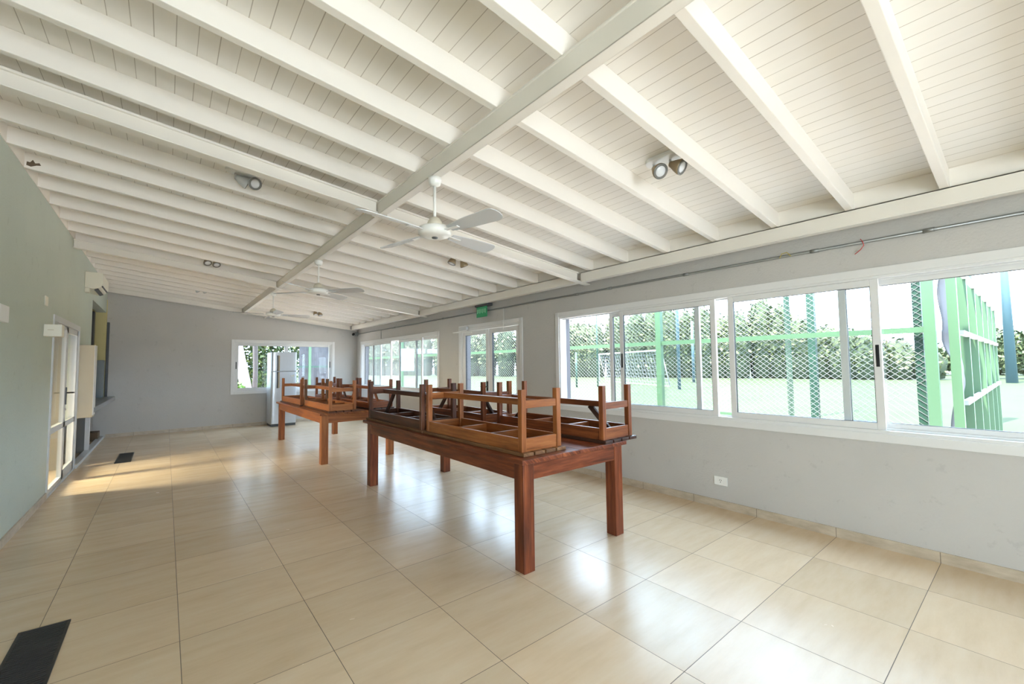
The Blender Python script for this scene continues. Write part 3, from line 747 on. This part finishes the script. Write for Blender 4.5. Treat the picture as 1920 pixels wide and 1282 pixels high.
MB().box((0.0, -1.70, 0.0), (0.175, -0.575, 0.075)).box((-0.30, -0.575, 0.0), (0.175, YF-7.2-0.001, 0.075)).build('worktop', M['counter'], ct, bev=0.005)
tag(MB().box((XL-0.06, 6.90, 0.045), (XL-0.005, 6.99, 0.78)).build('counter_post', M['alu']), 'white post under the serving counter on the left', 'post')
tag(MB().box((-1.42, 8.45, 0.001), (-1.12, 8.78, 0.17)).build('cardboard_box', M['brown'], None, bev=0.004), 'flat dark brown box on the floor under the serving counter', 'box')
tag(MB().box((-1.50, 8.58, 0.856), (-1.085, 8.79, 1.62)).build('hatch_cabinet', M['shutter'], None, bev=0.01), 'blue-grey metal cabinet standing on the far end of the serving counter', 'cabinet')
tag(MB().box((-1.35, 8.60, 1.621), (-1.255, 8.79, 2.62)).build('hatch_rail', M['dark'], None, bev=0.004), 'dark upright rail above the blue-grey cabinet, nearer the kitchen', 'rail')
tag(MB().box((-1.075, 8.80, 0.86), (-1.035, 8.857, 2.42)).build('hatch_rail', M['dark'], None, bev=0.004), 'dark upright rail in the far left corner of the room', 'rail')
tag(MB().box((-1.75, 7.0, 0.0), (-1.10, 7.04, 0.775)).build('support_board', M['counter_panel'], None), 'grey support panel under the serving counter behind the white post', 'panel')

# floor grates
def grate(label, x0, x1, y0, y1):
    t = thing('floor_grate', label, 'grate', ((x0+x1)/2, (y0+y1)/2, 0.0), 0, 'dark floor grates by the left wall')
    hx, hy = (x1-x0)/2, (y1-y0)/2
    MB().box((-hx, -hy, 0.0005), (hx, hy, 0.004)).build('tray', M['black'], t)
    b = MB(); b.box((-hx, -hy, 0.004), (-hx+0.012, hy, 0.009)); b.box((hx-0.012, -hy, 0.004), (hx, hy, 0.009)); b.box((-hx, -hy, 0.004), (hx, -hy+0.012, 0.009)); b.box((-hx, hy-0.012, 0.004), (hx, hy, 0.009))
    b.build('rim', M['grate'], t)
    b = MB(); k = -hy+0.022
    while k < hy-0.015:
        b.box((-hx+0.012, k-0.0045, 0.004), (hx-0.012, k+0.0045, 0.008)); k += 0.020
    b.build('bars', M['grate'], t)
grate('dark metal floor grate at the lower left of the picture, nearest the camera', -0.675, -0.475, -0.95, 0.04)
grate('dark metal floor grate in front of the left glass door', -0.665, -0.475, 5.39, 6.33)

# ------------------------------------------------------------------ outdoors
g = MB(); g.box((-60, 16.5, -0.30), (120, 120, -0.06)); g.box((13.0, -60, -0.30), (120, 16.5, -0.06))
struct('ground', g, M['grass'])
g = MB(); g.box((XR+0.2, -30, -0.28), (13.0, 16.5, -0.05)); g.box((-12, YF+0.2, -0.28), (XR+0.2, 16.5, -0.05)); g.box((-12, -30, -0.28), (XR+0.2, YB-0.2, -0.05))
struct('paving', g, M['paving'])
def chain_link(b, o, du, L, z0, z1, pitch, r):
    """two families of diagonal wires over a rectangle along direction du"""
    du = Vector(du); o = Vector(o); H = z1-z0; k = -H
    slope = 0.8
    while k < L:
        for fl in (0, 1):
            a0, a1 = k, k+H/slope
            t0 = max(0.0, (0-a0)/(a1-a0)); t1 = min(1.0, (L-a0)/(a1-a0))
            if t1 <= t0: continue
            p = [(a0+(a1-a0)*t, (z0+H*t) if fl == 0 else (z1-H*t)) for t in (t0, t1)]
            b.bar(o + du*p[0][0] + Vector((0, 0, p[0][1])), o + du*p[1][0] + Vector((0, 0, p[1][1])), r*2, r*2, (0.7, 0.7, 0.1))
        k += pitch
    return b
XF = 5.6
fn = thing('chain_link_fence', 'light green chain link fence close outside the right-hand windows', 'fence', (XF, 0, 0))
for yq in (-2.86, 0.035, 2.92, 5.85, 8.95, 11.9): MB().box((XF-0.035, yq-0.042, -0.05), (XF+0.035, yq+0.042, 4.4)).build('post', M['fence_green'], fn, world=True)
MB().box((XF-0.02, -2.86, 1.69), (XF+0.02, 11.9, 1.745)).build('rail', M['fence_green'], fn, world=True)
MB().box((XF-0.02, -2.86, 0.74), (XF+0.02, 11.9, 0.78)).build('rail', M['fence_green'], fn, world=True)
chain_link(MB(), (XF+0.055, -2.86, 0), (0, 1, 0), 14.7, 0.70, 3.6, 0.072, 0.0017).build('chain_link_mesh', M['wire'], fn, world=True)
tag(MB().box((6.55, -1.66, -0.05), (6.63, -1.575, 4.4)).build('fence_post', M['fence_dark']), 'dark green post just beyond the chain link fence in the second sash', 'post')
tag(MB().box((5.66, -2.80, -0.05), (5.72, -2.735, 4.4)).build('fence_post', M['fence_dark']), 'dark green post beside the wide light green corner post', 'post')
sf = thing('side_fence', 'pale green fence running away from the house at the right, hung with torn white netting', 'fence', (5.75, -3.0, 0))
for xq in (5.78, 6.75, 7.75, 8.75, 9.75, 10.75, 11.7): MB().box((xq-0.035, -3.04, -0.05), (xq+0.035, -2.97, 2.36 if xq > 6.5 else 4.4)).build('post', M['fence_green'], sf, world=True)
for z in (1.0, 1.69, 2.33): MB().box((6.0, -3.055, z-0.022), (11.75, -3.015, z+0.022)).build('rail', M['goal'], sf, world=True)
import mathutils
def netf(u, v):
    x = 6.05 + 5.7*u; z = 0.0 + 2.33*v
    nz = mathutils.noise.noise(Vector((x*2.3, z*1.2, 3.1)))
    return Vector((x + 0.06*nz, -2.93 + 0.09*nz + 0.05*mathutils.noise.noise(Vector((x*6, z*3, 1.7))), z*(1-0.03*abs(nz))))
o = MB().sheet(netf, 120, 40).build('netting', M['netting'], sf, world=True)
md = o.modifiers.new('solid', 'SOLIDIFY'); md.thickness = 0.006
def pole(name, label, cat, x, y, h, r, mt, r2=None):
    return tag(MB().tube([(x, y, -0.06), (x, y, h)], [r, r2 or r], 10).build(name, mt), label, cat)
pole('net_pole', 'tall slim green pole standing behind the dark fence post', 'pole', 12.4, 0.55, 9, 0.07, M['fence_dark'])
pole('net_pole', 'tall pale green pole right of the light green fence post', 'pole', 22.5, 9.35, 9, 0.09, M['pole_blue'])
pole('net_pole', 'tall pale pole above the netting at the end of the side fence', 'pole', 13.6, -2.55, 7, 0.13, M['pole_blue'])
pole('lamp_pole', 'blue-grey tapered lamp pole outside at the right photo edge', 'pole', 41.0, -2.42, 13, 0.26, M['pole_blue'], 0.13)
pole('lamp_pole', 'thin pale pole in front of the hedge in the first sash', 'pole', 31, 13.0, 4.6, 0.10, M['pole_blue'])
pole('short_post', 'short green post on the turf in the open part of the large window', 'post', 20.5, 15.3, 2.2, 0.06, M['fence_dark'])
pole('tall_post', 'slim green post right of the short green post on the turf', 'post', 22.0, 14.8, 6.5, 0.05, M['fence_dark'])
def goal(label, p, q, h, dep):
    t = thing('football_goal', label, 'goal', ((p[0]+q[0])/2, (p[1]+q[1])/2, -0.06), 0, 'white football goals on the pitch')
    P, Q = Vector((p[0], p[1], -0.06)), Vector((q[0], q[1], -0.06)); up = Vector((0, 0, h)); bk = Vector((dep, 0, 0))
    MB().tube([P, P+up, Q+up, Q], 0.06, 8).build('frame', M['goal'], t, world=True)
    MB().tube([P+up, P+bk, Q+bk, Q+up], 0.04, 8).build('stay', M['goal'], t, world=True)
    b = MB(); n = 26
    for k in range(1, n):
        f_ = k/n; A = (P+up).lerp(Q+up, f_); B_ = (P+bk).lerp(Q+bk, f_); b.bar(A, B_, 0.012, 0.012)
    for k in range(1, 9):
        f_ = k/9; b.bar((P+up).lerp(P+bk, f_), (Q+up).lerp(Q+bk, f_), 0.012, 0.012)
    b.build('net', M['goal'], t, world=True)
goal('white football goal seen through the first sash of the large window', (24.0, 11.35), (28.5, 20.0), 2.3, 0.9)
goal('small white goal at the far side of the pitch in the second sash', (56.0, 7.4), (56.0, 11.7), 2.4, 1.5)

def leaf_cloud(b, blobs, n, size):
    verts, faces = [], []
    tot = sum(r[0]*r[1]*r[2] for _, r in blobs)
    for (c, r) in blobs:
        for _ in range(int(n*r[0]*r[1]*r[2]/tot)):
            while True:
                d = Vector((random.uniform(-1, 1), random.uniform(-1, 1), random.uniform(-1, 1)))
                if 0.25 < d.length < 1: break
            d = d * (0.75 + 0.25*random.random()) if d.length > 0.6 else d
            p = Vector(c) + Vector((d.x*r[0], d.y*r[1], d.z*r[2]))
            s_ = size*random.uniform(0.6, 1.4)
            u = Vector((random.gauss(0, 1), random.gauss(0, 1), random.gauss(0, 1))).normalized()
            v = u.orthogonal().normalized(); v = v if random.random() < .5 else u.cross(v)
            i = len(verts); verts += [p-u*s_, p+v*s_*0.5, p+u*s_, p-v*s_*0.5]; faces.append((i, i+1, i+2, i+3))
    return verts, faces
def leaf_obj(name, blobs, n, size, mt, parent=None):
    v, f = leaf_cloud(None, blobs, n, size)
    me = bpy.data.meshes.new(name); 
    off = parent.location if parent else Vector((0, 0, 0))
    me.from_pydata([x-off for x in v], [], f); me.materials.append(mt)
    o = bpy.data.objects.new(name, me); COL.objects.link(o)
    if parent: o.parent = parent
    return o
# hedge line across the pitch
bl = []
for k in range(46):
    y = 2.0 + k*1.55
    hh = 7.2 if y > 13 else 2.7 + 0.40*max(0, y-2)
    hh *= random.uniform(0.88, 1.12)
    bl.append(((46-0.25*y+random.uniform(-1, 1), y, hh*0.48), (1.7, 1.5, hh*0.55)))
hd = thing('hedge', 'long tall hedge of pale green shrubs across the far side of the pitch', 'hedge', (40, 25, -0.06))
leaf_obj('hedge_foliage', bl, 60000, 0.21, M['hedge'], hd)
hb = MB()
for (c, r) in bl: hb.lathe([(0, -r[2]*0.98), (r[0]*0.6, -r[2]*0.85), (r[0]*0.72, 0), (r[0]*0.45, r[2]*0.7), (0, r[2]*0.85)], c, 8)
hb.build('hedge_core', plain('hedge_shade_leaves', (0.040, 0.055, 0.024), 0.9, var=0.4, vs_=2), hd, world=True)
lowb = [((60+random.uniform(-1, 1), -18+k*1.9, 1.4), (1.6, 1.4, 1.7)) for k in range(12)]
tag(leaf_obj('shrub_row', lowb, 7000, 0.30, M['hedge'], None), 'low distant row of shrubs right of the corner post', 'shrubs')
tag(leaf_obj('shrub', [((50+random.uniform(-1, 1), -7.5+k*1.8, 1.7+random.uniform(0, .6)), (1.6, 1.5, 1.9)) for k in range(4)], 3500, 0.20, M['hedge'], None), 'green shrub behind the lamp pole at the right photo edge', 'shrub')
tag(MB().box((9.6, -3.9, -0.05), (10.2, -3.55, 0.35)).build('utility_box', M['fence_dark'], None, bev=0.01), 'dark green box on the paving at the right photo edge', 'box')
# trees outside the far window
t1 = thing('tree', 'leaning pale-trunked tree outside the far window, left of the refrigerator', 'tree', (1.95, 12.2, -0.05))
MB().tube([(1.98, 12.2, -0.05), (1.86, 12.2, 0.9), (1.70, 12.2, 1.7), (1.52, 12.2, 2.4), (1.40, 12.3, 4.0)], [0.19, 0.155, 0.15, 0.20, 0.16], 14).build('trunk', M['trunk_pale'], t1, world=True)
leaf_obj('foliage', [((1.5, 12.2, 4.2), (1.5, 0.75, 1.1)), ((2.2, 12.3, 3.2), (0.6, 0.5, 0.45))], 2600, 0.09, M['tree'], t1)
t2 = thing('tree', 'slim straight tree trunk outside the far window beside the refrigerator', 'tree', (2.75, 13.5, -0.05))
MB().tube([(2.28, 13.5, -0.05), (2.31, 13.5, 1.3), (2.28, 13.5, 2.6), (2.26, 13.5, 4.2)], [0.085, 0.075, 0.085, 0.07], 12).build('trunk', M['trunk_dark'], t2, world=True)
leaf_obj('foliage', [((2.6, 14.1, 4.0), (1.4, 0.85, 1.2)), ((3.0, 14.1, 2.7), (0.6, 0.4, 0.5))], 2600, 0.09, M['tree'], t2)
tag(leaf_obj('bush', [((2.2, 15.8, 1.6), (1.5, 0.7, 1.9)), ((3.4, 16.2, 1.9), (1.2, 0.7, 2.0)), ((1.0, 15.5, 1.4), (1.2, 0.6, 1.7))], 9000, 0.085, M['tree'], None), 'dense bush behind the trees outside the far window', 'bush')
tag(leaf_obj('leafy_plant', [((1.55, 11.2, 0.35), (0.35, 0.3, 0.75))], 420, 0.10, M['bright'], None), 'bright green leafy plant at the foot of the leaning tree', 'plant')
nf = thing('netted_fence', 'green posts with white netting outside the right half of the far window', 'fence', (4.8, 13.4, -0.05))
for xq in (4.02, 4.72, 5.5): MB().box((xq-0.04, 13.36, -0.05), (xq+0.04, 13.44, 4.0)).build('post', M['fence_green'], nf, world=True)
MB().box((3.6, 13.37, 1.42), (5.6, 13.43, 1.47)).build('rail', M['fence_dark'], nf, world=True)
o = MB().sheet(lambda u, v: Vector((3.7+1.7*u, 13.6+0.07*mathutils.noise.noise(Vector((u*14, v*4, 2))), 0.1+3.0*v)), 60, 24).build('netting', M['netting'], nf, world=True)
md = o.modifiers.new('solid', 'SOLIDIFY'); md.thickness = 0.006
